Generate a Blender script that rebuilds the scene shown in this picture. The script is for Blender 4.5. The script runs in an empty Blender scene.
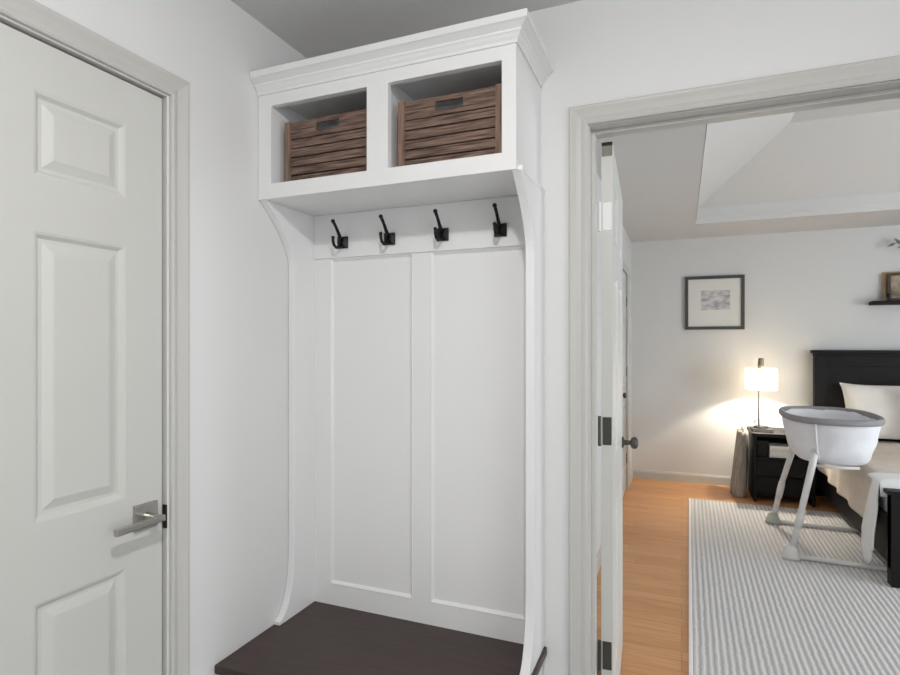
import bpy, bmesh, math, random
from mathutils import Vector, Matrix, noise
random.seed(7)
sc = bpy.context.scene
col = sc.collection
H = 1.38                       # eye height
PI = math.pi

# ------------------------------------------------------------------ materials
def srgb(c):
    return tuple((x / 12.92 if x <= 0.04045 else ((x + 0.055) / 1.055) ** 2.4) for x in (v / 255.0 for v in c)) + (1.0,)

def mat(name, c, rough=0.5, metal=0.0, var=0.0, scale=6.0, stretch=(1, 1, 1), bump=0.0, bscale=60.0, c2=None, spec=0.5):
    m = bpy.data.materials.new(name); m.use_nodes = True
    nt = m.node_tree; b = nt.nodes['Principled BSDF']
    b.inputs['Roughness'].default_value = rough; b.inputs['Metallic'].default_value = metal
    b.inputs['Specular IOR Level'].default_value = spec
    tc = nt.nodes.new('ShaderNodeTexCoord'); mp = nt.nodes.new('ShaderNodeMapping'); mp.inputs['Scale'].default_value = stretch
    nt.links.new(tc.outputs['Object'], mp.inputs['Vector'])
    n = nt.nodes.new('ShaderNodeTexNoise'); n.inputs['Scale'].default_value = scale; n.inputs['Detail'].default_value = 4
    nt.links.new(mp.outputs[0], n.inputs['Vector'])
    r = nt.nodes.new('ShaderNodeValToRGB'); base = srgb(c)
    lo = srgb(c2) if c2 else tuple(x * (1 - var) for x in base[:3]) + (1,)
    r.color_ramp.elements[0].position = 0.3; r.color_ramp.elements[0].color = lo
    r.color_ramp.elements[1].position = 0.7; r.color_ramp.elements[1].color = base
    nt.links.new(n.outputs['Fac'], r.inputs['Fac']); nt.links.new(r.outputs['Color'], b.inputs['Base Color'])
    if bump:
        n2 = nt.nodes.new('ShaderNodeTexNoise'); n2.inputs['Scale'].default_value = bscale
        nt.links.new(mp.outputs[0], n2.inputs['Vector'])
        bp = nt.nodes.new('ShaderNodeBump'); bp.inputs['Strength'].default_value = bump; bp.inputs['Distance'].default_value = 0.002
        nt.links.new(n2.outputs['Fac'], bp.inputs['Height']); nt.links.new(bp.outputs[0], b.inputs['Normal'])
    return m

M = {}
M['wall'] = mat('wall_paint', (226, 226, 226), 0.6, var=0.015, scale=2, bump=0.12, bscale=120)
M['bedwall'] = mat('bedroom_wall_paint', (218, 218, 217), 0.6, var=0.015, scale=2, bump=0.1, bscale=120)
M['ceil'] = mat('ceiling_paint', (214, 213, 211), 0.8, var=0.015, scale=2, bump=0.2, bscale=90)
M['trim'] = mat('trim_paint', (198, 197, 193), 0.35, var=0.02, scale=3)
M['door'] = mat('door_paint', (208, 208, 204), 0.4, var=0.02, scale=3)
M['white'] = mat('white_cabinet_paint', (236, 236, 236), 0.35, var=0.012, scale=4)
M['seat'] = mat('espresso_wood', (66, 50, 47), 0.42, c2=(52, 38, 35), scale=5, stretch=(1.5, 14, 14), bump=0.15, bscale=14)
M['black'] = mat('black_iron', (24, 23, 22), 0.45, 0.4, var=0.2, scale=30)
M['nickel'] = mat('satin_nickel', (186, 184, 179), 0.30, 1.0, var=0.05, scale=20)
M['darkmetal'] = mat('dark_hinge_metal', (92, 90, 84), 0.4, 0.8, var=0.1, scale=40)
M['furn'] = mat('black_stained_wood', (24, 22, 23), 0.55, c2=(18, 16, 17), spec=.25, scale=4, stretch=(2, 12, 12))
M['blackshelf'] = mat('black_shelf_paint', (24, 23, 24), 0.6, spec=.25, var=0.2, scale=9)
M['beige'] = mat('beige_quilt', (222, 211, 198), 0.9, c2=(212, 200, 186), scale=14, bump=0.5, bscale=40)
M['sheet'] = mat('white_sheet', (242, 241, 240), 0.9, var=0.03, scale=8, bump=0.3, bscale=30)
M['pillow'] = mat('cream_pillow', (246, 242, 236), 0.9, var=0.04, scale=9, bump=0.3, bscale=60)
M['pillow2'] = mat('taupe_pillow', (196, 189, 180), 0.9, var=0.04, scale=9, bump=0.3, bscale=60)
M['basket'] = mat('pale_grey_bassinet_fabric', (238, 238, 242), 0.85, var=0.05, scale=16, bump=0.3, bscale=120)
M['rim'] = mat('grey_padded_fabric', (152, 149, 151), 0.85, var=0.08, scale=16)
M['legs'] = mat('white_enamel_tube', (226, 224, 222), 0.35, var=0.02, scale=6)
M['foot'] = mat('pale_grey_green', (190, 196, 186), 0.5, var=0.03, scale=6)
M['bag'] = mat('grey_canvas', (176, 168, 160), 0.9, c2=(140, 132, 124), scale=9, stretch=(8, 8, 1), bump=0.4, bscale=80)
M['paper'] = mat('white_paper', (230, 227, 220), 0.7, var=0.03, scale=20)
M['paper2'] = mat('grey_cover', (176, 172, 165), 0.6, var=0.03, scale=20)
M['matboard'] = mat('mat_board', (226, 225, 219), 0.7, var=0.01, scale=6)
M['pframe'] = mat('dark_grey_frame', (78, 76, 72), 0.5, var=0.1, scale=12)
M['brass'] = mat('brushed_bronze', (120, 112, 102), 0.4, 0.8, var=0.1, scale=20)
M['lightwood'] = mat('light_oak', (190, 165, 135), 0.6, c2=(168, 142, 112), scale=6, stretch=(14, 14, 2))
M['brownwood'] = mat('brown_frame_wood', (88, 66, 54), 0.6, c2=(66, 48, 40), scale=6, stretch=(14, 2, 14))
M['leaf'] = mat('dry_grey_leaf', (128, 128, 116), 0.8, var=0.15, scale=20)
M['stem'] = mat('dry_stem', (112, 100, 84), 0.8, var=0.15, scale=20)
M['vase'] = mat('stoneware', (150, 146, 140), 0.6, var=0.08, scale=9)

def wood_slat_mat():
    m = mat('weathered_brown_wood', (142, 116, 102), 0.8, c2=(56, 42, 36), scale=12, stretch=(1.0, 6, 22), bump=0.6, bscale=18)
    return m
M['crate'] = wood_slat_mat()
M['cratepost'] = mat('pale_brown_wood', (146, 118, 102), 0.75, c2=(98, 76, 64), scale=7, stretch=(15, 8, 1.3), bump=0.5, bscale=18)

def floor_mat():
    m = bpy.data.materials.new('oak_planks'); m.use_nodes = True
    nt = m.node_tree; b = nt.nodes['Principled BSDF']; b.inputs['Roughness'].default_value = 0.38
    tc = nt.nodes.new('ShaderNodeTexCoord')
    br = nt.nodes.new('ShaderNodeTexBrick'); br.offset = 0.37; br.offset_frequency = 3; br.squash_frequency = 5; br.squash = .8; br.inputs['Scale'].default_value = 1
    br.inputs['Brick Width'].default_value = 0.9; br.inputs['Row Height'].default_value = 0.083
    br.inputs['Mortar Size'].default_value = 0.0012; br.inputs['Mortar Smooth'].default_value = 0.3
    br.inputs['Color1'].default_value = srgb((222, 168, 118)); br.inputs['Color2'].default_value = srgb((208, 152, 102)); br.inputs['Mortar'].default_value = srgb((166, 118, 78))
    nt.links.new(tc.outputs['Object'], br.inputs['Vector'])
    mp = nt.nodes.new('ShaderNodeMapping'); mp.inputs['Scale'].default_value = (1.2, 18, 1)
    nt.links.new(tc.outputs['Object'], mp.inputs['Vector'])
    n = nt.nodes.new('ShaderNodeTexNoise'); n.inputs['Scale'].default_value = 3; n.inputs['Detail'].default_value = 6
    nt.links.new(mp.outputs[0], n.inputs['Vector'])
    mx = nt.nodes.new('ShaderNodeMixRGB'); mx.blend_type = 'MULTIPLY'; mx.inputs['Fac'].default_value = 0.5
    rp = nt.nodes.new('ShaderNodeValToRGB'); rp.color_ramp.elements[0].color = (.72, .66, .6, 1); rp.color_ramp.elements[1].color = (1.05, 1.05, 1.05, 1)
    rp.color_ramp.elements[0].position = .35; rp.color_ramp.elements[1].position = .65
    nt.links.new(n.outputs['Fac'], rp.inputs['Fac'])
    nt.links.new(br.outputs['Color'], mx.inputs['Color1']); nt.links.new(rp.outputs['Color'], mx.inputs['Color2'])
    nt.links.new(mx.outputs[0], b.inputs['Base Color'])
    return m
M['floor'] = floor_mat()
M['bounce_floor'] = mat('grey_bounce_floor', (186, 184, 181), 0.5, var=.05, scale=3)  # grey chosen so the unseen hall floor bounces neutral light

def rug_mat():
    m = bpy.data.materials.new('ribbed_wool_rug'); m.use_nodes = True
    nt = m.node_tree; b = nt.nodes['Principled BSDF']; b.inputs['Roughness'].default_value = 0.95
    tc = nt.nodes.new('ShaderNodeTexCoord')
    w = nt.nodes.new('ShaderNodeTexWave'); w.wave_type = 'BANDS'; w.bands_direction = 'X'
    w.inputs['Scale'].default_value = 11.0; w.inputs['Distortion'].default_value = 1.2; w.inputs['Detail'].default_value = 2; w.inputs['Detail Scale'].default_value = 3
    nt.links.new(tc.outputs['Object'], w.inputs['Vector'])
    rp = nt.nodes.new('ShaderNodeValToRGB')
    rp.color_ramp.elements[0].position = .15; rp.color_ramp.elements[0].color = srgb((194, 192, 193))
    rp.color_ramp.elements[1].position = .6; rp.color_ramp.elements[1].color = srgb((222, 219, 217))
    nt.links.new(w.outputs['Fac'], rp.inputs['Fac']); nt.links.new(rp.outputs['Color'], b.inputs['Base Color'])
    bp = nt.nodes.new('ShaderNodeBump'); bp.inputs['Strength'].default_value = 0.6; bp.inputs['Distance'].default_value = 0.006
    nt.links.new(w.outputs['Fac'], bp.inputs['Height']); nt.links.new(bp.outputs[0], b.inputs['Normal'])
    return m
M['rug'] = rug_mat()

def print_mat():
    m = bpy.data.materials.new('watercolour_print'); m.use_nodes = True
    nt = m.node_tree; b = nt.nodes['Principled BSDF']; b.inputs['Roughness'].default_value = 0.7
    tc = nt.nodes.new('ShaderNodeTexCoord'); mp = nt.nodes.new('ShaderNodeMapping'); mp.inputs['Scale'].default_value = (1, 1, 2.2)
    nt.links.new(tc.outputs['Object'], mp.inputs['Vector'])
    n = nt.nodes.new('ShaderNodeTexNoise'); n.inputs['Scale'].default_value = 13; n.inputs['Detail'].default_value = 5
    nt.links.new(mp.outputs[0], n.inputs['Vector'])
    rp = nt.nodes.new('ShaderNodeValToRGB')
    rp.color_ramp.elements[0].position = .36; rp.color_ramp.elements[0].color = srgb((164, 160, 168))
    rp.color_ramp.elements[1].position = .62; rp.color_ramp.elements[1].color = srgb((216, 215, 213))
    nt.links.new(n.outputs['Fac'], rp.inputs['Fac']); nt.links.new(rp.outputs['Color'], b.inputs['Base Color'])
    return m
M['print'] = print_mat()

def photo_mat():
    return mat('sepia_photo_print', (196, 178, 156), 0.4, c2=(92, 74, 60), scale=9)
M['photo'] = photo_mat()

def emit_mat(name, c, s):
    m = bpy.data.materials.new(name); m.use_nodes = True; b = m.node_tree.nodes['Principled BSDF']
    b.inputs['Base Color'].default_value = srgb(c); b.inputs['Emission Color'].default_value = srgb(c); b.inputs['Emission Strength'].default_value = s
    b.inputs['Roughness'].default_value = 0.8
    return m
def shade_mat():
    m = emit_mat('lit_linen_shade', (255, 246, 228), .7); nt = m.node_tree; b = nt.nodes['Principled BSDF']; out = nt.nodes['Material Output']
    t = nt.nodes.new('ShaderNodeBsdfTranslucent'); t.inputs[0].default_value = (.95, .92, .86, 1)
    x = nt.nodes.new('ShaderNodeMixShader'); x.inputs[0].default_value = .42
    nt.links.new(b.outputs[0], x.inputs[1]); nt.links.new(t.outputs[0], x.inputs[2]); nt.links.new(x.outputs[0], out.inputs[0])
    return m
M['shade'] = shade_mat()
M['lens'] = emit_mat('lit_frosted_lens', (255, 250, 240), 3.0)

# ------------------------------------------------------------------ mesh builder
class MB:
    def __init__(s): s.b = bmesh.new()
    def box(s, x0, x1, y0, y1, z0, z1):
        v = [s.b.verts.new(p) for p in ((x0,y0,z0),(x1,y0,z0),(x1,y1,z0),(x0,y1,z0),(x0,y0,z1),(x1,y0,z1),(x1,y1,z1),(x0,y1,z1))]
        for f in ((0,3,2,1),(4,5,6,7),(0,1,5,4),(1,2,6,5),(2,3,7,6),(3,0,4,7)): s.b.faces.new([v[i] for i in f])
        return s
    def prism(s, pts, fn, a0, a1):
        A = [s.b.verts.new(fn(p[0], p[1], a0)) for p in pts]; B = [s.b.verts.new(fn(p[0], p[1], a1)) for p in pts]
        n = len(pts)
        s.b.faces.new(A); s.b.faces.new(B[::-1])
        for i in range(n): s.b.faces.new((A[i], B[i], B[(i+1) % n], A[(i+1) % n]))
        return s
    def quads(s, rows, closed_u=False, closed_v=False):
        V = [[s.b.verts.new(p) for p in r] for r in rows]; n = len(V); m = len(V[0])
        for i in range(n if closed_v else n - 1):
            for j in range(m if closed_u else m - 1):
                s.b.faces.new((V[i][j], V[i][(j+1) % m], V[(i+1) % n][(j+1) % m], V[(i+1) % n][j]))
        return V
    def loft(s, rows, cap=True):
        V = s.quads(rows, closed_u=True)
        if cap: s.b.faces.new(V[0][::-1]); s.b.faces.new(V[-1])
        return s
    def sweep(s, sections):     # sections: list of closed loops, with end caps
        return s.loft(sections)
    def tube(s, pts, r, n=10, cap=True):
        P = [Vector(p) for p in pts]; rs = r if isinstance(r, (list, tuple)) else [r] * len(P)
        rows = []; d0 = (P[1] - P[0]).normalized()
        ref = d0.cross(Vector((0, 0, 1)) if abs(d0.z) < .9 else Vector((1, 0, 0))).normalized()
        for i, p in enumerate(P):
            d = (P[min(i+1, len(P)-1)] - P[max(i-1, 0)]).normalized()
            ref = (ref - d * ref.dot(d)).normalized(); a = ref; b = d.cross(a).normalized()
            rows.append([tuple(p + (a * math.cos(t) + b * math.sin(t)) * rs[i]) for t in (2*PI*k/n for k in range(n))])
        return s.loft(rows, cap)
    def lathe(s, prof, c=(0, 0, 0), n=28, cap=True):
        return s.loft([[(c[0] + r*math.cos(2*PI*k/n), c[1] + r*math.sin(2*PI*k/n), c[2] + z) for k in range(n)] for r, z in prof], cap)
    def ball(s, c, r, n=12):
        pr = [(max(r*math.sin(PI*i/n), 1e-4), -r*math.cos(PI*i/n)) for i in range(n+1)]
        return s.lathe(pr, c, 14)
    def panel(s, fn, u0, u1, v0, v1, rings):   # concentric rings of (inset, depth); last one is filled
        R = []
        for ins, d in rings:
            R.append([s.b.verts.new(fn(u, v, d)) for u, v in ((u0+ins, v0+ins), (u1-ins, v0+ins), (u1-ins, v1-ins), (u0+ins, v1-ins))])
        for a, b in zip(R, R[1:]):
            for j in range(4): s.b.faces.new((a[j], a[(j+1) % 4], b[(j+1) % 4], b[j]))
        s.b.faces.new(R[-1])
        return s
    def build(s, name, m, parent=None, bevel=0, smooth=False, origin=None):
        bmesh.ops.recalc_face_normals(s.b, faces=s.b.faces)
        off = Vector(origin) if origin else Vector((0, 0, 0))
        if parent is not None: off = parent_world(parent)
        if off.length > 0: bmesh.ops.translate(s.b, verts=s.b.verts, vec=-off)
        me = bpy.data.meshes.new(name); s.b.to_mesh(me); s.b.free()
        if smooth:
            for p in me.polygons: p.use_smooth = True
        me.materials.append(m)
        o = bpy.data.objects.new(name, me); col.objects.link(o)
        if parent is not None: o.parent = parent
        elif origin: o.location = origin
        if bevel:
            md = o.modifiers.new('bevel', 'BEVEL'); md.width = bevel; md.segments = 2; md.limit_method = 'ANGLE'; md.angle_limit = math.radians(40)
        return o

def parent_world(o):
    v = Vector((0, 0, 0))
    while o is not None: v = v + o.location; o = o.parent
    return v

def tag(o, label, cat, group=None, kind=None):
    o['label'] = label; o['category'] = cat
    if group: o['group'] = group
    if kind: o['kind'] = kind
    return o
def thing(name, label, cat, loc, group=None):
    o = bpy.data.objects.new(name, None); o.empty_display_size = 0.1; col.objects.link(o); o.location = loc
    return tag(o, label, cat, group)
def struct(o): o['kind'] = 'structure'; return o
def dup(root, loc, label, group=None):
    r = root.copy(); col.objects.link(r); r.location = loc; r['label'] = label
    if group: r['group'] = group
    for ch in list(root.children):
        c = ch.copy(); col.objects.link(c); c.parent = r
        for g in list(ch.children):
            d = g.copy(); col.objects.link(d); d.parent = c
    return r
def arc(a0, a1, n): return [a0 + (a1 - a0) * i / n for i in range(n + 1)]

# ------------------------------------------------------------------ setting
CZ = 2.43                      # ceiling height
XL = -1.275                    # hall left wall
YB = 1.75; YB2 = 1.87          # wall between the hall and the bedroom
DX0, DX1, DZ = -0.26, 0.57, 2.043   # doorway
BX0, BX1, BY1 = -0.48, 4.3, 6.12    # bedroom
HX1, HY0 = 1.9, -2.6

struct(MB().box(-1.5, 4.5, 1.80, 6.3, -0.1, 0).build('floor', M['floor']))
struct(MB().box(-1.5, 4.5, -2.8, 1.80, -0.1, 0).build('floor', M['bounce_floor']))
struct(MB().box(-1.4, HX1 + .1, HY0 - .1, 1.8, CZ, CZ + .1).build('ceiling', M['ceil']))
# left hall wall with a door opening
LY0, LY1 = 0.34, 1.112; LZ = 2.043
w = MB().box(XL - .12, XL, HY0 - .1, LY0, 0, CZ).box(XL - .12, XL, LY1, YB, 0, CZ).box(XL - .12, XL, LY0, LY1, LZ, CZ)
struct(w.build('wall_left', M['wall']))
w = MB().box(-1.4, DX0 - .018, YB, YB2, 0, CZ).box(DX1 + .018, BX1 + .1, YB, YB2, 0, CZ).box(DX0 - .018, DX1 + .018, YB, YB2, DZ + .018, CZ)
struct(w.build('wall_back', M['wall']))
EY0, EY1, EZ0, EZ1 = -1.9, .5, .5, 2.2          # made-up opening in the unseen right wall, added for side light
w = MB().box(HX1, HX1 + .1, HY0 - .1, EY0, 0, CZ).box(HX1, HX1 + .1, EY1, YB, 0, CZ).box(HX1, HX1 + .1, EY0, EY1, EZ1, CZ).box(HX1, HX1 + .1, EY0, EY1, 0, EZ0)
struct(w.build('wall_right', M['wall']))
struct(MB().box(XL - .12, HX1 + .1, HY0 - .1, HY0, 0, CZ).build('wall_front', M['wall']))
em = (EY0 + EY1) / 2
m = MB()
for a, b in ((EY0, EY0 + .05), (em - .025, em + .025), (EY1 - .05, EY1)): m.box(HX1 + .02, HX1 + .08, a, b, EZ0 + .05, EZ1 - .05)
m.box(HX1 + .02, HX1 + .08, EY0, EY1, EZ0, EZ0 + .05).box(HX1 + .02, HX1 + .08, EY0, EY1, EZ1 - .05, EZ1)
struct(m.build('added_window', M['trim']))  # unseen frame, invented to go with the added opening
# bedroom shell
struct(MB().box(BX0 - .1, BX1 + .1, BY1, BY1 + .1, 0, CZ).build('wall_far', M['bedwall']))
CY0, CY1, CDZ = 4.86, 5.58, 2.045
w = MB().box(BX0 - .1, BX0, YB2, CY0, 0, CZ).box(BX0 - .1, BX0, CY1, BY1, 0, CZ).box(BX0 - .1, BX0, CY0, CY1, CDZ, CZ)
struct(w.build('wall_bedroom_left', M['bedwall']))
WY0, WY1, WZ0, WZ1 = 1.92, 3.75, 0.35, 2.15     # bedroom window in the right wall
w = MB().box(BX1, BX1 + .1, YB2, WY0, 0, CZ).box(BX1, BX1 + .1, WY1, BY1, 0, CZ).box(BX1, BX1 + .1, WY0, WY1, 0, WZ0).box(BX1, BX1 + .1, WY0, WY1, WZ1, CZ)
struct(w.build('wall_bedroom_right', M['bedwall']))
ym = WY0 + .9
struct(MB().box(BX1 + .02, BX1 + .08, WY0, WY0 + .05, WZ0, WZ1).box(BX1 + .02, BX1 + .08, WY1 - .02, WY1, WZ0, WZ1)
       .box(BX1 + .02, BX1 + .08, WY0, WY1, WZ1 - .04, WZ1).box(BX1 + .02, BX1 + .08, WY0, WY1, WZ0, WZ0 + .04).build('window_2', M['trim']))
# bedroom ceiling with a sloped tray
TX0, TX1, TY0, TY1 = 0.11, 3.6, 2.5, 5.40; TZ = CZ + .13; TW, TE = 0.62, 0.44
m = MB().box(BX0 - .1, TX0, YB2, BY1 + .1, CZ, CZ + .09).box(TX1, BX1 + .1, YB2, BY1 + .1, CZ, CZ + .09)
m.box(TX0, TX1, YB2, TY0, CZ, CZ + .09).box(TX0, TX1, TY1, BY1 + .1, CZ, CZ + .09)
def rect(i, z): return [(TX0+i, TY0+i, z), (TX1-i, TY0+i, z), (TX1-i, TY1-i, z), (TX0+i, TY1-i, z)]
V = m.quads([rect(.003, CZ - .001), rect(.003, CZ + .04), rect(.012, CZ + .05), rect(.012, TZ), rect(TW, TZ + TE)], closed_u=True)
m.b.faces.new(V[-1])
struct(m.build('ceiling', M['ceil']))

# casings: profile (offset outwards, thickness)
PROF = [(0, 0), (0, .010), (.006, .013), (.012, .012), (.020, .009), (.034, .013), (.046, .018), (.053, .018), (.057, .014), (.057, 0)]
def casing(name, fn, a0, a1, zt, m=M['trim']):
    secs = [[fn(a0 - o, 0, t) for o, t in PROF], [fn(a0 - o, zt + o, t) for o, t in PROF],
            [fn(a1 + o, zt + o, t) for o, t in PROF], [fn(a1 + o, 0, t) for o, t in PROF]]
    return struct(MB().sweep(secs).build(name, m))
casing('trim_1', lambda a, z, t: (XL + t, a, z), LY0 - .006, LY1 + .006, LZ + .004)
casing('trim_2', lambda a, z, t: (a, YB - t, z), DX0 - .003, DX1 + .003, DZ + .003)
casing('trim_3', lambda a, z, t: (a, YB2 + t, z), DX0 - .010, DX1 + .010, DZ + .010)
casing('trim_4', lambda a, z, t: (BX0 + t, a, z), CY0 + .008, CY1 - .008, CDZ - .008)
# jambs and stops
def jamb(name, fn, a0, a1, zt, d0, d1, s0, s1, th=.018):
    m = MB()
    def bx(p0, p1, q0, q1, r0, r1):
        A = fn(p0, q0, r0); B = fn(p1, q1, r1)
        m.box(min(A[0], B[0]), max(A[0], B[0]), min(A[1], B[1]), max(A[1], B[1]), r0, r1)
    bx(a0 - th, a0, d0, d1, 0, zt + th); bx(a1, a1 + th, d0, d1, 0, zt + th); bx(a0, a1, d0, d1, zt, zt + th)
    st = .011
    bx(a0, a0 + st, s0, s1, 0, zt); bx(a1 - st, a1, s0, s1, 0, zt); bx(a0 + st, a1 - st, s0, s1, zt - st, zt)
    return struct(m.build(name, M['trim'], bevel=.0012))
jamb('trim_5', lambda a, d, z: (a, d, z), DX0, DX1, DZ, YB, YB2, YB + .045, YB + .082)
jamb('trim_6', lambda a, d, z: (XL - d, a, z), LY0 + .001, LY1 - .001, LZ - .001, 0.0, .12, .056, .09, th=.0009)
# baseboards
BP = [(0, 0), (.014, 0), (.014, .07), (.010, .082), (.006, .09), (0, .092)]
struct(MB().prism(BP, lambda t, z, a: (a, BY1 - t, z), BX0 + .014, BX1).build('baseboard_far', M['trim']))
m = MB().prism(BP, lambda t, z, a: (BX0 + t, a, z), YB2, CY0 - .05).prism(BP, lambda t, z, a: (BX0 + t, a, z), CY1 + .05, BY1)
struct(m.build('baseboard_bedroom', M['trim']))
m = MB().prism(BP, lambda t, z, a: (XL + t, a, z), LY1 + .066, 1.30).prism(BP, lambda t, z, a: (XL + t, a, z), HY0, LY0 - .066)
struct(m.build('baseboard_left', M['trim']))
struct(MB().prism(BP, lambda t, z, a: (a, YB - t, z), DX1 + .064, HX1).build('baseboard_back', M['trim']))

# ------------------------------------------------------------------ doors
RINGS = [(0, 0), (.006, -.002), (.014, -.010), (.022, -.010), (.042, -.002), (.045, -.0015)]
def door_slab(wd, ht, th, z0, panels, name, parent_loc=None):
    """u across, depth d (0 = the front face), local mesh: x = d, y = u"""
    m = MB()
    us = sorted(set([0, wd] + [p[i] for p in panels for i in (0, 1)])); vs = sorted(set([z0, z0 + ht] + [p[i] for p in panels for i in (2, 3)]))
    for side in (0, 1):
        f = (lambda u, v, d: (d, u, v)) if side == 0 else (lambda u, v, d: (-th - d, u, v))
        for i in range(len(us) - 1):
            for j in range(len(vs) - 1):
                cu, cv = (us[i] + us[i+1]) / 2, (vs[j] + vs[j+1]) / 2
                if any(p[0] < cu < p[1] and p[2] < cv < p[3] for p in panels): continue
                m.b.faces.new([m.b.verts.new(f(u, v, 0)) for u, v in ((us[i], vs[j]), (us[i+1], vs[j]), (us[i+1], vs[j+1]), (us[i], vs[j+1]))])
        for p in panels: m.panel(f, *p, RINGS)
    for a, b in (((0, z0), (wd, z0)), ((wd, z0), (wd, z0 + ht)), ((wd, z0 + ht), (0, z0 + ht)), ((0, z0 + ht), (0, z0))):
        m.b.faces.new([m.b.verts.new(q) for q in ((0, a[0], a[1]), (0, b[0], b[1]), (-th, b[0], b[1]), (-th, a[0], a[1]))])
    bmesh.ops.remove_doubles(m.b, verts=m.b.verts, dist=1e-5)
    return m
def six(wd, hg, mid=.057, pw=None):
    zs = [(1.742, 1.930), (.993, 1.624), (.235, .818)]
    pw = pw or .216
    r = []
    for a0 in (hg, wd - hg - pw):
        for z0, z1 in zs: r.append((a0, a0 + pw, z0, z1))
    return r
# white hall door: y from LY0+.004 to LY1-.004; hinge side at low y, lever at high y
dw = LY1 - LY0 - .0105
pan = []
for z0, z1 in ((1.744, 1.929), (.993, 1.624), (.22, .819)):
    pan.append((.783 - LY0 - .0045, 1.000 - LY0 - .0045, z0, z1)); pan.append((.112, .329, z0, z1))
d1 = door_slab(dw, 2.0245, .035, .012, pan, 'door_1').build('door_1', M['door'])
d1.location = (XL - .012, LY0 + .0045, 0); struct(d1)
# lever
def lever_parts(parent):
    lx, ly, lz = .0, 1.053 - LY0 - .0045, .935
    P = parent_world(parent)
    def W(x, y, z): return (P.x + x, P.y + y, P.z + z)
    m = MB(); a = W(0, ly - .034, lz - .034); b = W(.009, ly + .034, lz + .034)
    m.box(a[0], b[0], a[1], b[1], a[2], b[2]); h = m.build('door_handle', M['nickel'], parent, bevel=.002)
    h['label'] = 'satin nickel lever handle on a square plate'
    m = MB(); m.tube([W(.009, ly, lz), W(.03, ly, lz), W(.058, ly, lz)], [.012, .0095, .0095], 14); m.build('neck', M['nickel'], h, smooth=False)
    m = MB(); a = W(.050, ly - .125, lz - .0085); b = W(.064, ly + .011, lz + .0085)
    m.box(a[0], b[0], a[1], b[1], a[2], b[2]); m.build('lever', M['nickel'], h, bevel=.003)
lever_parts(d1)
P = d1.location
m = MB().box(XL - .0118, XL + .0012, LY1 - .0042, LY1 - .0004, .888, .950); lp = m.build('strike_plate', M['black'], d1); lp['label'] = 'dark latch strike plate at the door edge'

# open bedroom door, hinged on the left jamb, swung into the bedroom
dw2 = .80
d2 = door_slab(dw2, 2.018, .035, .012, six(dw2, .11), 'door_2').build('door_2', M['door']); struct(d2)
for z in (.378, 1.10, 1.79):
    hn = MB().box(-.031, -.003, -.0025, 0.0, z - .045, z + .045).build('hinge', M['white'] if z > 1.5 else M['darkmetal'], d2, bevel=.0008)  # top leaf is white, the lower two dark
    hn['label'] = 'white hinge leaf' if z > 1.5 else 'dark metal hinge leaf'
    MB().tube([(-.040, -.006, z - .048), (-.040, -.006, z + .048)], .0055, 10).build('knuckle', M['white'] if z > 1.5 else M['darkmetal'], hn)
MB().box(-.034, -.001, -.003, 0.0, 1.985, 2.028).build('edge_block', M['darkmetal'], d2)['label'] = 'dark block at the top corner of the door edge'  # dark block above the hinges on the door edge
k = MB().lathe([(.026, 0), (.026, .004), (.012, .010), (.010, .034), (.022, .040), (.027, .052), (.024, .062), (.012, .068), (.001, .069)], (0, 0, 0), 20)
bmesh.ops.rotate(k.b, verts=k.b.verts, cent=(0, 0, 0), matrix=Matrix.Rotation(PI/2, 3, 'Y'))
bmesh.ops.translate(k.b, verts=k.b.verts, vec=(0, dw2 - .07, .945))
k.build('knob', M['darkmetal'], d2, smooth=True)['label'] = 'dark round knob'
d2.location = (-.205, YB2 + .004, 0); d2.rotation_euler = (0, 0, math.radians(3.1))
# closet door in the bedroom's left wall
dw3 = CY1 - CY0 - .012
d3 = door_slab(dw3, 2.02, .035, .012, six(dw3, .10, pw=.21), 'door_3').build('door_3', M['door']); struct(d3)
for z in (.3, 1.12, 1.78):
    MB().tube([(.004, dw3 + .003, z - .045), (.004, dw3 + .003, z + .045)], .006, 8).build('hinge', M['darkmetal'], d3)['label'] = 'dark hinge'
k = MB().lathe([(.024, 0), (.010, .008), (.010, .03), (.024, .038), (.022, .055), (.001, .06)], (0, 0, 0), 16)
bmesh.ops.rotate(k.b, verts=k.b.verts, cent=(0, 0, 0), matrix=Matrix.Rotation(PI/2, 3, 'Y')); bmesh.ops.translate(k.b, verts=k.b.verts, vec=(0, .06, .95))
k.build('knob', M['darkmetal'], d3, smooth=True)
d3.location = (BX0 - .006, CY0 + .006, 0)

# ------------------------------------------------------------------ hall tree bench
UX0, UX1 = XL + .002, -.397        # unit, left to right
SP = .026                          # side panel thickness
YF = 1.463                         # cabinet front
CB, CT = H + .468, H + .81         # cabinet bottom, top of face frame
SZ = H - .945                      # seat top
ht = thing('hall_tree', 'white hall tree with coat hooks, dark wooden bench seat and two top cubbies', 'hall tree', ((UX0 + UX1)/2, 1.53, 0))
# bench base
m = MB().box(UX0 + .01, UX1 - .006, 1.34, YB - .004, .07, SZ - .028).box(UX0 + .02, UX1 - .02, 1.38, YB - .01, 0, .07)
xm = (UX0 + UX1) / 2
for a, b in ((UX0 + .01, xm - .002), (xm + .002, UX1 - .006)):
    m.box(a, b, 1.322, 1.34, .07, .12).box(a, b, 1.322, 1.34, SZ - .08, SZ - .028).box(a, a + .05, 1.322, 1.34, .12, SZ - .08).box(b - .05, b, 1.322, 1.34, .12, SZ - .08)
m.build('bench_base', M['white'], ht, bevel=.0015)
s = MB().box(UX0, UX1 + .008, 1.275, YB - .002, SZ - .026, SZ).build('seat', M['seat'], ht, bevel=.003); s['label'] = 'dark espresso wooden bench seat'
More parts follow.
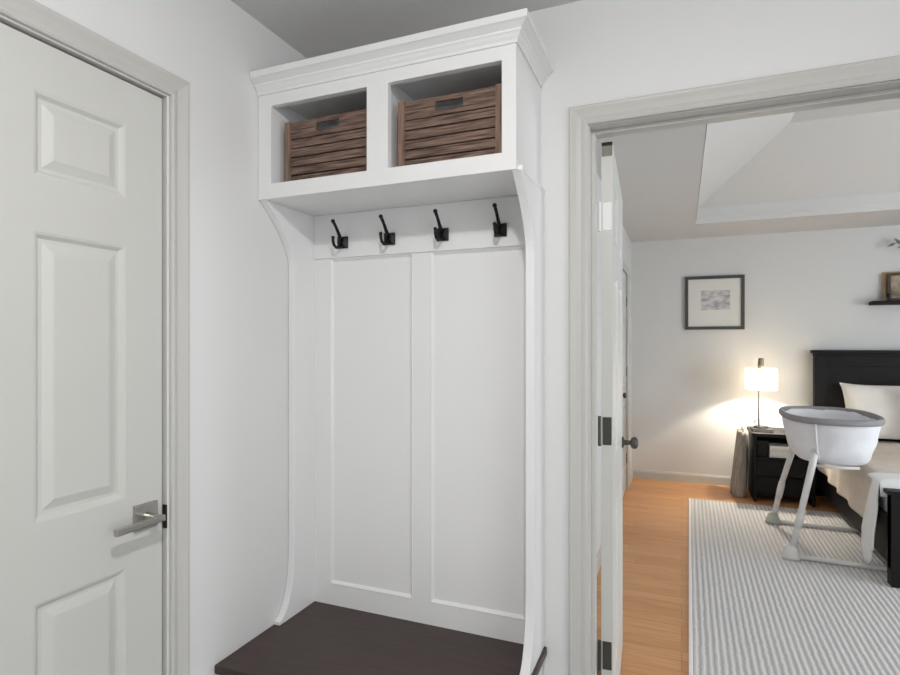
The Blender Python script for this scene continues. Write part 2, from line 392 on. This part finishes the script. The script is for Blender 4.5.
# back panel: stiles, rails and two recessed fields
YP = YB - .017
m = MB(); bx0, bx1 = UX0 + SP, UX1 - SP
xs = [bx0, -1.182, -.848, -.783, -.452, bx1]; z0, z1, z2 = SZ, H - .870, H + .31
m.box(bx0, bx1, YB - .0055, YB - .002, z0, CB)
m.box(xs[0], xs[1], YP, YB - .006, z0, z2).box(xs[2], xs[3], YP, YB - .006, z1, z2).box(xs[4], xs[5], YP, YB - .006, z0, z2)
m.box(xs[1], xs[4], YP, YB - .006, z0, z1)
for a, b in ((xs[1], xs[2]), (xs[3], xs[4])):
    m.panel(lambda u, v, d: (u, YP - d, v), a, b, z1, z2, [(0, 0), (.003, .001), (.011, -.0085), (.013, -.009)])
m.build('back_panel', M['white'], ht)
MB().box(bx0, bx1, YP - .007, YB - .009, z2, CB).build('hook_rail', M['white'], ht, bevel=.002)
# side panels with scrolled top and foot
def side_profile():
    pts = [(YB - .003, SZ), (1.535, SZ)]
    n = 14
    for i in range(n + 1):                                    # foot curve, concave
        t = i / n * PI / 2
        pts.append((1.535 + .079 * math.sin(t) , SZ + .012 + .215 * (1 - math.cos(t))))
    for i in range(n + 1):                                    # bracket under the cabinet
        t = i / n * PI / 2
        pts.append((1.614 - .148 * (1 - math.cos(t)) ** 1.0, H + .30 + .162 * math.sin(t) if False else H + .27 + (CB - H - .275) * (i / n)))
    # smooth bracket: y runs from 1.614 to 1.466 with an accelerating curve
    k = len(pts) - (n + 1)
    for i in range(n + 1):
        t = i / n
        pts[k + i] = (1.614 - .146 * t ** 1.7, H + .27 + (CB - H - .27) * t)
    pts.append((YB - .003, CB))
    return pts
sp = side_profile()
for xa in (UX0, UX1 - SP):
    MB().prism(sp, lambda y, z, a: (a, y, z), xa, xa + SP).build('side_panel', M['white'], ht, bevel=.0015)
# upper cabinet
UC = -.409                         # right face of the cabinet, a little inside the side panel
m = MB(); e = .018; ob, ot = H + .516, H + .766
OX = [(-1.222, -.868), (-.797, -.449)]
m.box(UX0, UX1, YF + .0205, YB - .002, CB, CB + .016)                       # floor
m.box(UX0, UC, YF + .0205, YB - .002, CT - .016, CT)                # top
m.box(UX0, OX[0][0] - .0, YF + .02, YB - .002, CB + .016, CT - .016).box(OX[1][1] + .0, UC, YF + .02, YB - .002, CB + .016, CT - .016)
m.box(OX[0][1] + .012, OX[1][0] - .012, YF + .02, YB - .002, CB + .016, CT - .016)
m.box(OX[0][0], OX[0][1] + .012, YB - .012, YB - .002, CB + .016, CT - .016).box(OX[1][0] - .012, OX[1][1], YB - .012, YB - .002, CB + .016, CT - .016)
m.box(OX[0][0], OX[0][1] + .012, YF + .02, YB - .012, CB + .016, ob).box(OX[1][0] - .012, OX[1][1], YF + .02, YB - .012, CB + .016, ob)
m.build('cubby_shelf', M['white'], ht)
m = MB().box(UX0, UC, YF, YF + .02, CB, ob).box(UX0, UC, YF, YF + .02, ot, CT)
for a, b in ((UX0, OX[0][0]), (OX[0][1], OX[1][0]), (OX[1][1], UC)): m.box(a, b, YF, YF + .02, ob, ot)
bmesh.ops.remove_doubles(m.b, verts=m.b.verts, dist=1e-5)
m.build('face_frame', M['white'], ht)
CP = [(-.003, CT - .006), (.005, CT - .006), (.006, CT + .002), (.011, CT + .008), (.016, CT + .016), (.019, CT + .018), (.020, CT + .024), (.034, CT + .034), (.040, CT + .037), (.040, CT + .056), (.038, CT + .058), (-.003, CT + .058)]
secs = [[(UX0, YF - o, z) for o, z in CP], [(UC + o, YF - o, z) for o, z in CP], [(UC + o, YB - .002, z) for o, z in CP]]
m = MB().sweep(secs); m.box(UX0, UC - .001, YF + .001, YB - .002, CT + .0005, CT + .056)
m.build('crown_molding', M['white'], ht)
# coat hooks
def hook(x, z, yb, parent):
    m = MB(); a = .0205
    m.panel(lambda u, v, d: (u, yb - d, v), x - a, x + a, z - a, z + a, [(0, 0), (0, .007), (.004, .010), (.009, .014), (.012, .014)])
    h = m.build('coat_hook', M['black'], parent, bevel=0)
    h['label'] = 'black iron double coat hook on a square plate'
    p = [(0, -.010, .004), (0, -.022, .018), (0, -.034, .034), (0, -.048, .050), (0, -.062, .063)]
    u = MB().tube([(x + q[0], yb + q[1], z + q[2]) for q in p], [.0075, .0065, .0056, .0052, .0056], 10)
    u.ball((x, yb - .064, z + .065), .0072); u.build('upper_prong', M['black'], h, smooth=True)
    p = [(0, -.012, -.008), (0, -.026, -.020), (0, -.044, -.024), (0, -.058, -.017), (0, -.064, -.004), (0, -.064, .006)]
    u = MB().tube([(x + q[0], yb + q[1], z + q[2]) for q in p], [.0065, .0055, .005, .005, .005, .005], 10)
    u.ball((x, yb - .064, z + .008), .0062); u.build('lower_prong', M['black'], h, smooth=True)
for x in (-1.121, -.932, -.733, -.533): hook(x, H + .362, YP - .007, ht)

# ------------------------------------------------------------------ crates in the cubbies
def make_crate(cx, yf, z, wd, label):
    t = thing('wooden_crate', label, 'crate', (cx, yf + .11, z), 'slatted crates in the cubbies')
    hgt, dp = .200, .215; x0, x1 = cx - wd/2, cx + wd/2
    def slats(y0, y1, handle):
        m = MB(); n = 7; sh = (hgt - .004 * (n - 1)) / n
        for i in range(n):
            a = z + i * (sh + .004); b = a + sh; j = random.uniform(-.0015, .0015)
            if handle and i == n - 2: continue
            if i == n - 1 and handle:
                a = z + (n - 2) * (sh + .004)
                g0, g1 = cx - .043, cx + .043; b2 = b
                m.box(x0 + .01, g0, y0 + j, y1 + j, a, b2).box(g1, x1 - .01, y0 + j, y1 + j, a, b2)
                m.box(g0, g1, y0 + j, y1 + j, a, a + .016).box(g0, g1, y0 + j, y1 + j, b2 - .014, b2)
            else: m.box(x0 + .01, x1 - .01, y0 + j, y1 + j, a, b)
        return m
    slats(yf + .004, yf + .014, True).build('front_panel', M['crate'], t, bevel=.0012)
    slats(yf + dp - .012, yf + dp - .002, False).build('back_panel', M['crate'], t, bevel=.0012)
    for xa, xb in ((x0 + .003, x0 + .011), (x1 - .011, x1 - .003)):
        m = MB(); n = 7; sh = (hgt - .004 * (n - 1)) / n
        for i in range(n): m.box(xa, xb, yf + .016, yf + dp - .014, z + i * (sh + .004), z + i * (sh + .004) + sh)
        m.build('side_slats', M['crate'], t, bevel=.0012)
    for xa in (x0, x1 - .022):
        for ya in (yf, yf + dp - .012 + .001):
            MB().box(xa, xa + .022, ya, ya + .011 if ya == yf else ya + .010, z + .0005, z + hgt + .002).build('corner_post', M['cratepost'], t, bevel=.001)
    MB().box(x0 + .012, x1 - .012, yf + .015, yf + dp - .013, z + .002, z + .010).build('bottom', M['crate'], t)
    return t
make_crate(-1.030, YF + .030, ob + .0005, .325, 'brown slatted wooden crate in the left cubby of the hall tree')
make_crate(-.618, YF + .030, ob + .0005, .325, 'reddish brown slatted wooden crate in the right cubby, its handle slot showing')

# flush ceiling light over the hall
FX, FY0 = -.02, .16
cl = thing('ceiling_light', 'round white flush ceiling light above the hall', 'ceiling light', (FX, FY0, CZ))
MB().lathe([(.001, -.0005), (.15, -.0005), (.15, -.022), (.14, -.026), (.001, -.026)], (FX, FY0, CZ), 36, cap=False).build('base', M['white'], cl, smooth=False)
MB().lathe([(.132, -.0265), (.128, -.036), (.105, -.043), (.06, -.047), (.001, -.048)], (FX, FY0, CZ), 36, cap=False).build('diffuser', M['lens'], cl, smooth=True)

# ------------------------------------------------------------------ bedroom things
# rug
rg = thing('area_rug', 'pale grey ribbed area rug on the bedroom floor', 'rug', (.055, 3.8, 0))
m = MB(); nx, ny = 2, 2
m.box(0.055, 3.3, 2.05, 5.45, .0005, .011); r_ = m.build('rug_field', M['rug'], rg, bevel=.004)
MB().box(.04, .057, 2.05, 5.45, .0005, .0125).build('binding', M['sheet'], rg, bevel=.003)
rg.rotation_euler = (0, 0, math.radians(-.6))
RZ = .0115
# picture
FY = BY1
pc = thing('framed_picture', 'thin dark framed landscape print with wide white mat on the bedroom wall', 'picture', (.29, FY - .012, H + .14))
m = MB(); a0, a1, c0, c1 = .03, .560, H + .142, H + .668; t = .03
m.box(a0, a1, FY - .026, FY - .002, c0, c0 + t).box(a0, a1, FY - .026, FY - .002, c1 - t, c1).box(a0, a0 + t, FY - .026, FY - .002, c0 + t, c1 - t).box(a1 - t, a1, FY - .026, FY - .002, c0 + t, c1 - t)
bmesh.ops.remove_doubles(m.b, verts=m.b.verts, dist=1e-5); m.build('frame', M['pframe'], pc)
MB().box(a0 + t, a1 - t, FY - .014, FY - .003, c0 + t, c1 - t).build('mat_board', M['matboard'], pc)
MB().box(.178, .435, FY - .0160, FY - .0141, H + .335, H + .525).build('print', M['print'], pc)

# nightstand
NX0, NX1, NY0, NY1, NT = .582, 1.045, 5.58, 6.02, .602
ns = thing('nightstand', 'black wooden nightstand with open shelf beside the bed', 'nightstand', ((NX0 + NX1)/2, 5.8, 0))
MB().box(NX0 - .012, NX1 + .012, NY0 - .012, NY1, NT - .03, NT).build('top', M['furn'], ns, bevel=.003)
for xa in (NX0, NX1 - .022): MB().box(xa, xa + .022, NY0, NY1 - .004, 0, NT - .03).build('side_panel', M['furn'], ns, bevel=.002)
MB().box(NX0 + .022, NX1 - .022, NY1 - .014, NY1 - .004, .06, NT - .03).build('back_panel', M['furn'], ns)
MB().box(NX0 + .022, NX1 - .022, NY0 + .004, NY1 - .014, .375, .395).build('shelf', M['furn'], ns)
MB().box(NX0 + .022, NX1 - .022, NY0 + .02, NY1 - .014, .06, .08).build('bottom_panel', M['furn'], ns)
for za, zb in ((.085, .225), (.232, .372)):
    d = MB().box(NX0 + .025, NX1 - .025, NY0 + .001, NY0 + .018, za, zb).build('drawer', M['furn'], ns, bevel=.002)
    MB().ball(((NX0 + NX1)/2, NY0 - .010, (za + zb)/2), .011).build('knob', M['darkmetal'], d, smooth=True)
z = .3955
bk = [('lower', .022, M['paper'], 'white book at the bottom of the stack on the nightstand shelf'), ('b', .03, M['paper'], 'thick white book second from the bottom of the nightstand shelf stack'),
      ('c', .018, M['paper2'], 'grey covered book second from the top of the nightstand shelf stack'), ('d', .028, M['paper'], 'white book lying on top of the nightstand shelf stack')]
for i, (_, th, mm, lb) in enumerate(bk):
    x0 = .706 + .004 * (i % 2); b = thing('book', lb, 'book', (x0 + .075, 5.70, z), 'books on the nightstand shelf')
    MB().box(x0 + .003, x0 + .146, 5.603, 5.797, z + .0025, z + th - .0025).build('pages', M['paper'], b)
    MB().box(x0, x0 + .15, 5.60, 5.80, z, z + .0025).box(x0, x0 + .15, 5.60, 5.80, z + th - .0025, z + th).box(x0, x0 + .003, 5.60, 5.80, z + .0025, z + th - .0025).build('cover', mm, b)
    z += th + .0003
bx = thing('black_box', 'small black box on the nightstand shelf, left of the white books', 'box', (.655, 5.68, .3955))
MB().box(.612, .698, 5.60, 5.78, .3955, .50).build('body', M['blackshelf'], bx, bevel=.002)
MB().box(.609, .701, 5.597, 5.783, .5003, .535).build('lid', M['blackshelf'], bx, bevel=.002)
# book under the lamp
b = thing('book', 'dark book lying under the lit lamp on the nightstand', 'book', (.65, 5.76, NT), )
MB().box(.583, .747, 5.663, 5.857, NT + .004, NT + .018).build('pages', M['paper2'], b)
MB().box(.58, .75, 5.66, 5.86, NT + .0005, NT + .004).box(.58, .75, 5.66, 5.86, NT + .018, NT + .022).box(.58, .583, 5.66, 5.86, NT + .004, NT + .018).build('cover', M['blackshelf'], b)
# lamp
LX, LY, LZ0 = .664, 5.80, NT + .0225
lm = thing('table_lamp', 'lit table lamp with white drum shade and slim dark pole on the nightstand', 'lamp', (LX, LY, LZ0))
MB().lathe([(.001, 0), (.062, 0), (.062, .008), (.055, .013), (.012, .016), (.001, .016)], (LX, LY, LZ0), 28).build('base', M['blackshelf'], lm, smooth=False)
PX = LX - .018
MB().tube([(PX, LY, LZ0 + .014), (PX, LY, LZ0 + .60)], .0075, 12).build('pole', M['brass'], lm)
MB().tube([(LX - .062, LY - .02, LZ0 + .035), (LX - .055, LY - .02, LZ0 + .055), (LX - .035, LY - .015, LZ0 + .07), (PX, LY, LZ0 + .085)], .005, 8).build('switch_arm', M['brass'], lm, smooth=True)
SH0, SH1 = H - .412, H - .219
m = MB(); R = .130; n = 40
outer = [[(LX + (R)*math.cos(2*PI*k/n), LY + R*math.sin(2*PI*k/n), zz) for k in range(n)] for zz in (SH0, SH0 + .06, SH1 - .06, SH1)]
inner = [[(LX + (R-.003)*math.cos(2*PI*k/n), LY + (R-.003)*math.sin(2*PI*k/n), zz) for k in range(n)] for zz in (SH1, SH0)]
m.quads(outer + inner, closed_u=True, closed_v=True)
m.build('lamp_shade', M['shade'], lm, smooth=True)
MB().lathe([(.001, 0), (R - .005, 0), (R - .005, .002), (.001, .002)], (LX, LY, SH1 - .022), 32, cap=False).build('diffuser', M['shade'], lm)
m = MB()
for k in range(3):
    t = 2*PI*k/3 + .4; m.tube([(LX, LY, SH1 - .015), (LX + (R-.004)*math.cos(t), LY + (R-.004)*math.sin(t), SH1 - .015)], .002, 6)
m.build('shade_spider', M['brass'], lm)
MB().tube([(PX, LY, LZ0 + .60), (LX, LY, SH1 - .015), (LX, LY, SH1 + .03)], .006, 8).lathe([(.010, SH1 - H + .02), (.022, SH1 - H + .022), (.022, SH1 - H + .088), (.016, SH1 - H + .092), (.001, SH1 - H + .092)], (LX, LY, H), 18).build('finial', M['brass'], lm)

# bag left of the nightstand
m = MB(); rows = []
for i in range(15):
    t = i / 14; zz = .003 + .585 * t
    wx = .062 - .022 * t ** 1.4 ; wy = .15 - .03 * t; cx = .482 + .030 * t
    rows.append([(cx + wx * (1 + .10*math.sin(5*a + 3*t)) * math.copysign(abs(math.cos(a))**.7, math.cos(a)), 5.80 + wy * (1 + .05*math.sin(7*a + 2*t)) * math.copysign(abs(math.sin(a))**.7, math.sin(a)), zz) for a in (2*PI*k/36 for k in range(36))])
bg = thing('cloth_bag', 'tall grey canvas bag standing on the floor against the nightstand', 'bag', (.47, 5.8, 0))
m.loft(rows).build('body', M['bag'], bg, smooth=True)
m = MB()
for dy in (-.05, .05): m.tube([(.512, 5.80 + dy - .03, .57), (.512, 5.80 + dy - .02, .615), (.515, 5.80 + dy + .02, .615), (.515, 5.80 + dy + .03, .57)], .007, 8)
m.build('handle', M['bag'], bg, smooth=True)

# ---------------- bed
BDX0, BDX1 = 1.085, 2.98
bd = thing('bed', 'large black wooden bed with panelled headboard and footboard', 'bed', (2.03, 5.0, 0))
HBY0, HBY1 = 6.02, 6.095
m = MB().box(1.125, 2.94, HBY0 + .02, HBY1 - .01, .25, 1.275).box(1.10, 2.965, HBY0 - .012, HBY1 + .005, 1.297, 1.325).box(1.115, 2.95, HBY0, HBY1, 1.275, 1.297)
m.box(1.12, 1.21, HBY0, HBY1, RZ * 0 + .001, 1.275).box(2.855, 2.945, HBY0, HBY1, .001, 1.275).box(1.21, 2.855, HBY0 + .008, HBY0 + .02, 1.18, 1.275)
m.build('headboard', M['furn'], bd, bevel=.003)
m = MB().box(BDX0 + .005, BDX1, 3.885, 3.945, .10, .53).box(BDX0 - .012, BDX1 + .012, 3.872, 3.958, .53, .553)
m.box(BDX0 + .005, BDX0 + .09, 3.878, 3.952, RZ + .001, .53).box(BDX1 - .09, BDX1, 3.878, 3.952, RZ + .001, .53).box(BDX0 + .09, BDX1 - .09, 3.880, 3.886, .44, .53)
m.build('footboard', M['furn'], bd, bevel=.003)
for xa in (BDX0 + .035, BDX1 - .065): MB().box(xa, xa + .03, 3.945, HBY0, .10, .36).build('side_rail', M['furn'], bd, bevel=.003)
mt = MB().box(BDX0 + .07, BDX1 - .07, 3.975, HBY0 - .01, .22, .535).build('mattress', M['sheet'], bd, bevel=.04)

# bedspread draped over the left side
def cloth(name, x0, x1, y0, y1, ztop, xside, hem, m_, nx=34, ny=46, nd=16, amp=.012, thick=.012):
    rows = []
    for j in range(ny + 1):
        y = y0 + (y1 - y0) * j / ny; row = []
        hz = hem(y)
        for i in range(nd + 1):                       # the drop, hem to edge
            t = i / nd; zz = hz + (ztop - .05 - hz) * t
            f = (1 - t)
            xo = xside - .018 * f - amp * f * math.sin(y * 17 + 1.3*math.sin(y*5)) - .008 * noise.noise(Vector((y*4, zz*5, 1)))
            row.append((xo, y + .01*f*math.sin(zz*9), zz))
        for i in range(1, 7):                         # rounded edge
            a = i / 6 * PI / 2; row.append((xside + .05 * (1 - math.cos(a)), y, ztop - .05 + .05 * math.sin(a)))
        for i in range(1, nx + 1):
            x = xside + .05 + (x1 - xside - .05) * i / nx
            row.append((x, y, ztop + .014 * noise.noise(Vector((x*3, y*3, 2))) + .006 * noise.noise(Vector((x*9, y*9, 5)))))
        rows.append(row)
    mb = MB(); mb.quads(rows); return mb
def hem1(y): return .27 + .05 * max(0, (y - 4.75) / .83) ** 1.0 - .03 * max(0, (4.6 - y)) / .6
o = cloth('bedspread', BDX0, BDX1 - .1, 4.215, 5.60, .572, BDX0 + .015, hem1, M['beige']).build('bedspread', M['beige'], smooth=True, origin=(2.0, 4.8, .3))
sd = o.modifiers.new('solid', 'SOLIDIFY'); sd.thickness = .010; sd.offset = 1
tag(o, 'beige quilted bedspread draped over the left side of the bed', 'bedspread')
# white blanket folded across the foot, its corner hanging to the floor
def hem2(y): return .055 + 1.9 * abs(y - 4.075) ** 1.1
rows = []
for j in range(25):
    y = 3.99 + .20 * j / 24; row = []
    hz = min(hem2(y), .52)
    for i in range(17):
        t = i / 16; zz = hz + (.575 - hz) * t; f = 1 - t; yy = 3.99 + (y - 3.99) * (.32 + 1.0 * f ** .8)
        row.append((BDX0 - .028 - .02 * f - .012 * f * math.sin(y * 40) - .006 * noise.noise(Vector((y*9, zz*6, 3))), yy, zz))
    for i in range(1, 7):
        a = i / 6 * PI / 2; row.append((BDX0 - .028 + .05 * (1 - math.cos(a)), 3.99 + (y - 3.99) * .9, .575 + .014 * math.sin(a)))
    for i in range(1, 30):
        x = BDX0 + .022 + (BDX1 - .14 - BDX0) * i / 29
        row.append((x, y, .589 + .006 * noise.noise(Vector((x*6, y*6, 8)))))
    rows.append(row)
rows.insert(0, [(q[0], 3.9625, q[2] if q[0] < BDX0 + .01 and k < 17 else .50) for k, q in enumerate(rows[0])])
m = MB(); m.quads(rows); o = m.build('blanket', M['sheet'], smooth=True, origin=(2.0, 4.2, .6))
sd = o.modifiers.new('solid', 'SOLIDIFY'); sd.thickness = .008; sd.offset = 1
tag(o, 'white blanket across the foot of the bed, one corner hanging down toward the rug', 'blanket')

def pillow(name, label, m_, c, w_, h_, th, tilt, rz=0):
    mb = MB(); n = 22; rows = []
    def prof(u): return max(0.0, 1 - abs(u) ** 2.6) ** .55
    for sgn in (1, -1):
        R = []
        for j in range(n + 1):
            v = -1 + 2*j/n; row = []
            for i in range(n + 1):
                u = -1 + 2*i/n
                pin = 1 - .07 * (1 - abs(v)**3) * abs(u)**6 ; pin2 = 1 - .09 * (1 - abs(u)**3) * abs(v)**6
                t = th/2 * prof(u) * prof(v) + .002
                row.append((u * w_/2 * pin, sgn * -t * (1 + .12*noise.noise(Vector((u*2.2, v*2.2, c[0])))), v * h_/2 * pin2))
            R.append(row)
        mb.quads(R)
    bmesh.ops.remove_doubles(mb.b, verts=mb.b.verts, dist=.0041)
    o = mb.build(name, m_, smooth=True); o.location = c; o.rotation_euler = (math.radians(tilt), 0, math.radians(rz))
    return tag(o, label, 'pillow', 'pillows on the bed')
pillow('pillow', 'cream pillow leaning on the headboard, nearest the nightstand', M['pillow'], (1.66, 5.875, .80), .72, .52, .17, -24)
pillow('pillow', 'taupe pillow standing on the bed right of and in front of the cream pillow', M['pillow2'], (2.09, 5.64, .83), .72, .46, .16, -24)

# ---------------- bassinet
bs = thing('bassinet', 'grey bedside bassinet on slanted white legs standing on the rug', 'bassinet', (.9, 4.55, RZ))
def se(a, n=2.7): return (math.copysign(abs(math.cos(a))**(2/n), math.cos(a)), math.copysign(abs(math.sin(a))**(2/n), math.sin(a)))
BC = (.92, 4.53); BA, BB = .268, .405; RIM = H - .485; BOT = H - .775
N = 56
def ring(s, z, dz=0): return [(BC[0] + BA*s*se(2*PI*k/N)[0], BC[1] + BB*s*se(2*PI*k/N)[1], z + dz*math.cos(2*PI*k/N*2)) for k in range(N)]
m = MB(); rows = []
for t in arc(0, 1, 10): rows.append([(p[0] + .012*noise.noise(Vector((p[0]*7, p[1]*9, t*3))), p[1] + .012*noise.noise(Vector((p[0]*8, p[1]*6, t*3 + 9))), p[2]) for p in ring(.74 + .24*t**.6, BOT + .02 + (RIM - BOT - .02)*t)])
rows = [ring(.60, BOT), ring(.70, BOT + .008)] + rows
V = m.quads(rows, closed_u=True); m.b.faces.new(V[0][::-1])
bk_ = m.build('basket', M['basket'], bs, smooth=True); sd = bk_.modifiers.new('solid', 'SOLIDIFY'); sd.thickness = .006
m = MB(); P = ring(1.0, RIM); rr = .021
rows = []
for k in range(N):
    p = Vector(P[k]); d = (Vector(P[(k+1) % N]) - Vector(P[k-1])).normalized(); a = d.cross(Vector((0, 0, 1)))
    rows.append([tuple(p + a*rr*.62*math.cos(q) + Vector((0, 0, rr*math.sin(q)))) for q in (2*PI*j/10 for j in range(10))])
m.quads(rows, closed_u=True, closed_v=True); m.build('rim', M['rim'], bs, smooth=True)
m = MB(); V = m.quads([ring(.66, BOT + .012), ring(.70, BOT + .02), ring(.70, BOT + .04), ring(.66, BOT + .048)], closed_u=True); m.b.faces.new(V[0][::-1]); m.b.faces.new(V[-1])
m.build('mattress_pad', M['sheet'], bs, smooth=True)
for yy, xt, zt in ((4.16, .772, H - .735), (4.93, .772, H - .765)):
    lg = MB().tube([(.645, yy, RZ + .02), (.70, yy, RZ + .30), (xt, yy + (.04 if yy < 4.5 else -.04), zt - .02), (xt + .018, yy + (.07 if yy < 4.5 else -.07), zt + .06)], [.019, .019, .021, .022], 12).build('leg', M['legs'], bs, smooth=True)
    MB().tube([(.682, yy, RZ + .20), (.694, yy, RZ + .26), (.706, yy, RZ + .32)], [.022, .024, .022], 12).build('collar', M['legs'], lg, smooth=True)
    ft = MB().loft([[(.645 + r*math.cos(2*PI*k/18)*1.2, yy + r*math.sin(2*PI*k/18), zz) for k in range(18)] for r, zz in ((.045, RZ + .0005), (.045, RZ + .02), (.032, RZ + .055), (.024, RZ + .085))]).build('foot', M['foot'] if yy > 4.5 else M['legs'], bs, smooth=True)  # rear foot grey-green, front foot white like the legs
    MB().tube([(.66, yy, RZ + .018), (1.0, yy - .02, RZ + .018), (1.42, yy - .03, RZ + .018)], [.016, .015, .015], 10).build('base_rail', M['legs'], bs, smooth=True)
MB().tube([(1.40, 4.13, RZ + .018), (1.40, 4.90, RZ + .018)], .015, 10).build('cross_rail', M['legs'], bs, smooth=True)
for sg in (-1, 1):
    MB().tube([(BC[0] - .54*BA*q, BC[1] + sg*(BB*.925*q + .006), zz) for q, zz in ((.76, BOT + .025), (.88, BOT + .10), (.955, BOT + .19), (1.0, RIM - .018))], [.011, .009, .008, .008], 10).build('side_strut', M['legs'], bs, smooth=True)
for yy in (4.24, 4.82): MB().tube([(.790, yy, BOT - .004), (.90, yy, BOT - .010), (1.03, yy, BOT - .004)], .010, 8).build('support_bar', M['legs'], bs, smooth=True)

# ---------------- wall shelf and what stands on it
sf = MB().box(1.553, 2.55, BY1 - .14, BY1 - .001, H + .345, H + .378).build('wall_shelf', M['blackshelf'], bevel=.003, origin=(2.05, BY1 - .07, H + .345))
tag(sf, 'black floating wall shelf above the headboard', 'shelf')
SZT = H + .3785
def photo_frame(label, x0, w_, h_, y, m_, lean=7):
    t = thing('photo_frame', label, 'photo frame', (x0 + w_/2, y, SZT), 'photo frames on the wall shelf'); f = .022
    m = MB().box(x0, x0 + w_, y, y + .014, SZT, SZT + f).box(x0, x0 + w_, y, y + .014, SZT + h_ - f, SZT + h_).box(x0, x0 + f, y, y + .014, SZT + f, SZT + h_ - f).box(x0 + w_ - f, x0 + w_, y, y + .014, SZT + f, SZT + h_ - f)
    bmesh.ops.remove_doubles(m.b, verts=m.b.verts, dist=1e-5)
    m.build('frame', m_, t); MB().box(x0 + f, x0 + w_ - f, y + .005, y + .012, SZT + f, SZT + h_ - f).build('photo', M['photo'], t)
    t.rotation_euler = (math.radians(-lean), 0, 0)
photo_frame('light oak photo frame at the back of the shelf, mostly hidden by the brown one', 1.648, .20, .262, BY1 - .050, M['lightwood'], 7)
photo_frame('brown wooden photo frame standing at the front of the shelf', 1.675, .30, .245, BY1 - .085, M['brownwood'], 6)
cd = thing('candle_holder', 'tiny black candle holder standing in front of the photo frames', 'candle holder', (1.668, BY1 - .118, SZT))
MB().lathe([(.016, 0), (.016, .004), (.005, .010), (.005, .045), (.013, .055), (.013, .062), (.001, .062)], (1.668, BY1 - .118, SZT), 14).build('stand', M['black'], cd, smooth=True)
# dried sprig in a vase
vz = thing('vase', 'stoneware vase with dried grey leaves on the wall shelf', 'vase', (2.12, BY1 - .07, SZT))
MB().lathe([(.035, 0), (.045, .04), (.05, .10), (.035, .16), (.020, .20), (.022, .22), (.016, .22), (.014, .19)], (2.12, BY1 - .07, SZT), 24, cap=False).build('body', M['vase'], vz, smooth=True)
def sprig(pts, k):
    m = MB().tube(pts, [.004, .0035, .003, .002], 6)
    st = m.build('stem', M['stem'], vz, smooth=True)
    P = [Vector(p) for p in pts]; m = MB()
    for i in range(11):
        t = .45 + .55 * i / 10; s = t * (len(P) - 1); a = min(int(s), len(P) - 2); p = P[a].lerp(P[a+1], s - a); d = (P[a+1] - P[a]).normalized()
        side = (1 if i % 2 else -1); ax = (d * .75 + Vector((.05*side, -.12, .75*side)) * .7).normalized(); L = .085 - .03 * abs(t - .7); wv = ax.cross(Vector((0, 1, .1))).normalized() * .013
        nr = ax.cross(wv).normalized() * .002
        A = [p, p + ax*L*.35 + wv, p + ax*L, p + ax*L*.35 - wv]
        top = [m.b.verts.new(q + nr) for q in A]; bot = [m.b.verts.new(q - nr) for q in A]
        m.b.faces.new(top); m.b.faces.new(bot[::-1])
        for j in range(4): m.b.faces.new((top[j], bot[j], bot[(j+1) % 4], top[(j+1) % 4]))
    m.build('leaves', M['leaf'], st)
sprig([(2.12, BY1 - .07, SZT + .12), (2.08, BY1 - .07, SZT + .30), (1.96, BY1 - .07, SZT + .46), (1.73, BY1 - .075, SZT + .505)], 0)
sprig([(2.12, BY1 - .07, SZT + .12), (2.14, BY1 - .07, SZT + .32), (2.18, BY1 - .08, SZT + .46), (2.26, BY1 - .08, SZT + .56)], 1)

# ------------------------------------------------------------------ lights
def area(name, loc, rot, sx, sy, power, c=(1, 1, 1), shape='RECTANGLE', spread=None):
    l = bpy.data.lights.new(name, 'AREA'); l.shape = shape; l.size = sx
    if shape in ('RECTANGLE', 'ELLIPSE'): l.size_y = sy
    l.energy = power; l.color = c
    if spread: l.spread = spread
    o = bpy.data.objects.new(name, l); col.objects.link(o); o.location = loc; o.rotation_euler = rot
    return o
dl = bpy.data.lights.new('ceiling_bulb', 'POINT'); dl.energy = 22; dl.color = (1, .985, .965); dl.shadow_soft_size = .03
do = bpy.data.objects.new('ceiling_bulb', dl); col.objects.link(do); do.location = (FX, FY0, CZ - .082)
area('ceiling_panel', (FX, FY0, CZ - .0505), (0, 0, 0), .2, .2, 12.5, (1, .985, .965), 'DISK')
area('added_side_light', (HX1 + .2, em, 1.4), (0, PI/2, 0), 1.8, 2.5, 30, (.98, .99, 1))  # unseen light added at the made-up opening to brighten the left wall
area('bedroom_daylight', (BX1 + .2, (WY0 + WY1)/2, 1.3), (0, PI/2, 0), 1.9, 1.9, 112, (.87, .945, 1))
pl = bpy.data.lights.new('lamp_bulb', 'POINT'); pl.energy = 36; pl.color = (1, .915, .78); pl.shadow_soft_size = .014
po = bpy.data.objects.new('lamp_bulb', pl); col.objects.link(po); po.location = (LX + .012, LY, SH0 + .079)
wd = bpy.data.worlds.new('sky'); sc.world = wd; wd.use_nodes = True
wd.node_tree.nodes['Background'].inputs[0].default_value = (.85, .92, 1, 1); wd.node_tree.nodes['Background'].inputs[1].default_value = 1.0

# ------------------------------------------------------------------ camera
cam = bpy.data.cameras.new('camera'); cam.sensor_width = 36; cam.lens = 36 * 565 / 900; cam.shift_y = 6.5 / 900; cam.clip_start = .02
co = bpy.data.objects.new('camera', cam); col.objects.link(co); co.location = (0, 0, H); co.rotation_euler = (PI/2, 0, math.radians(22.3))
sc.camera = co
sc.view_settings.view_transform = 'Standard'; sc.view_settings.look = 'None'; sc.view_settings.gamma = 1; sc.view_settings.exposure = 0
sc.view_settings.use_curve_mapping = False
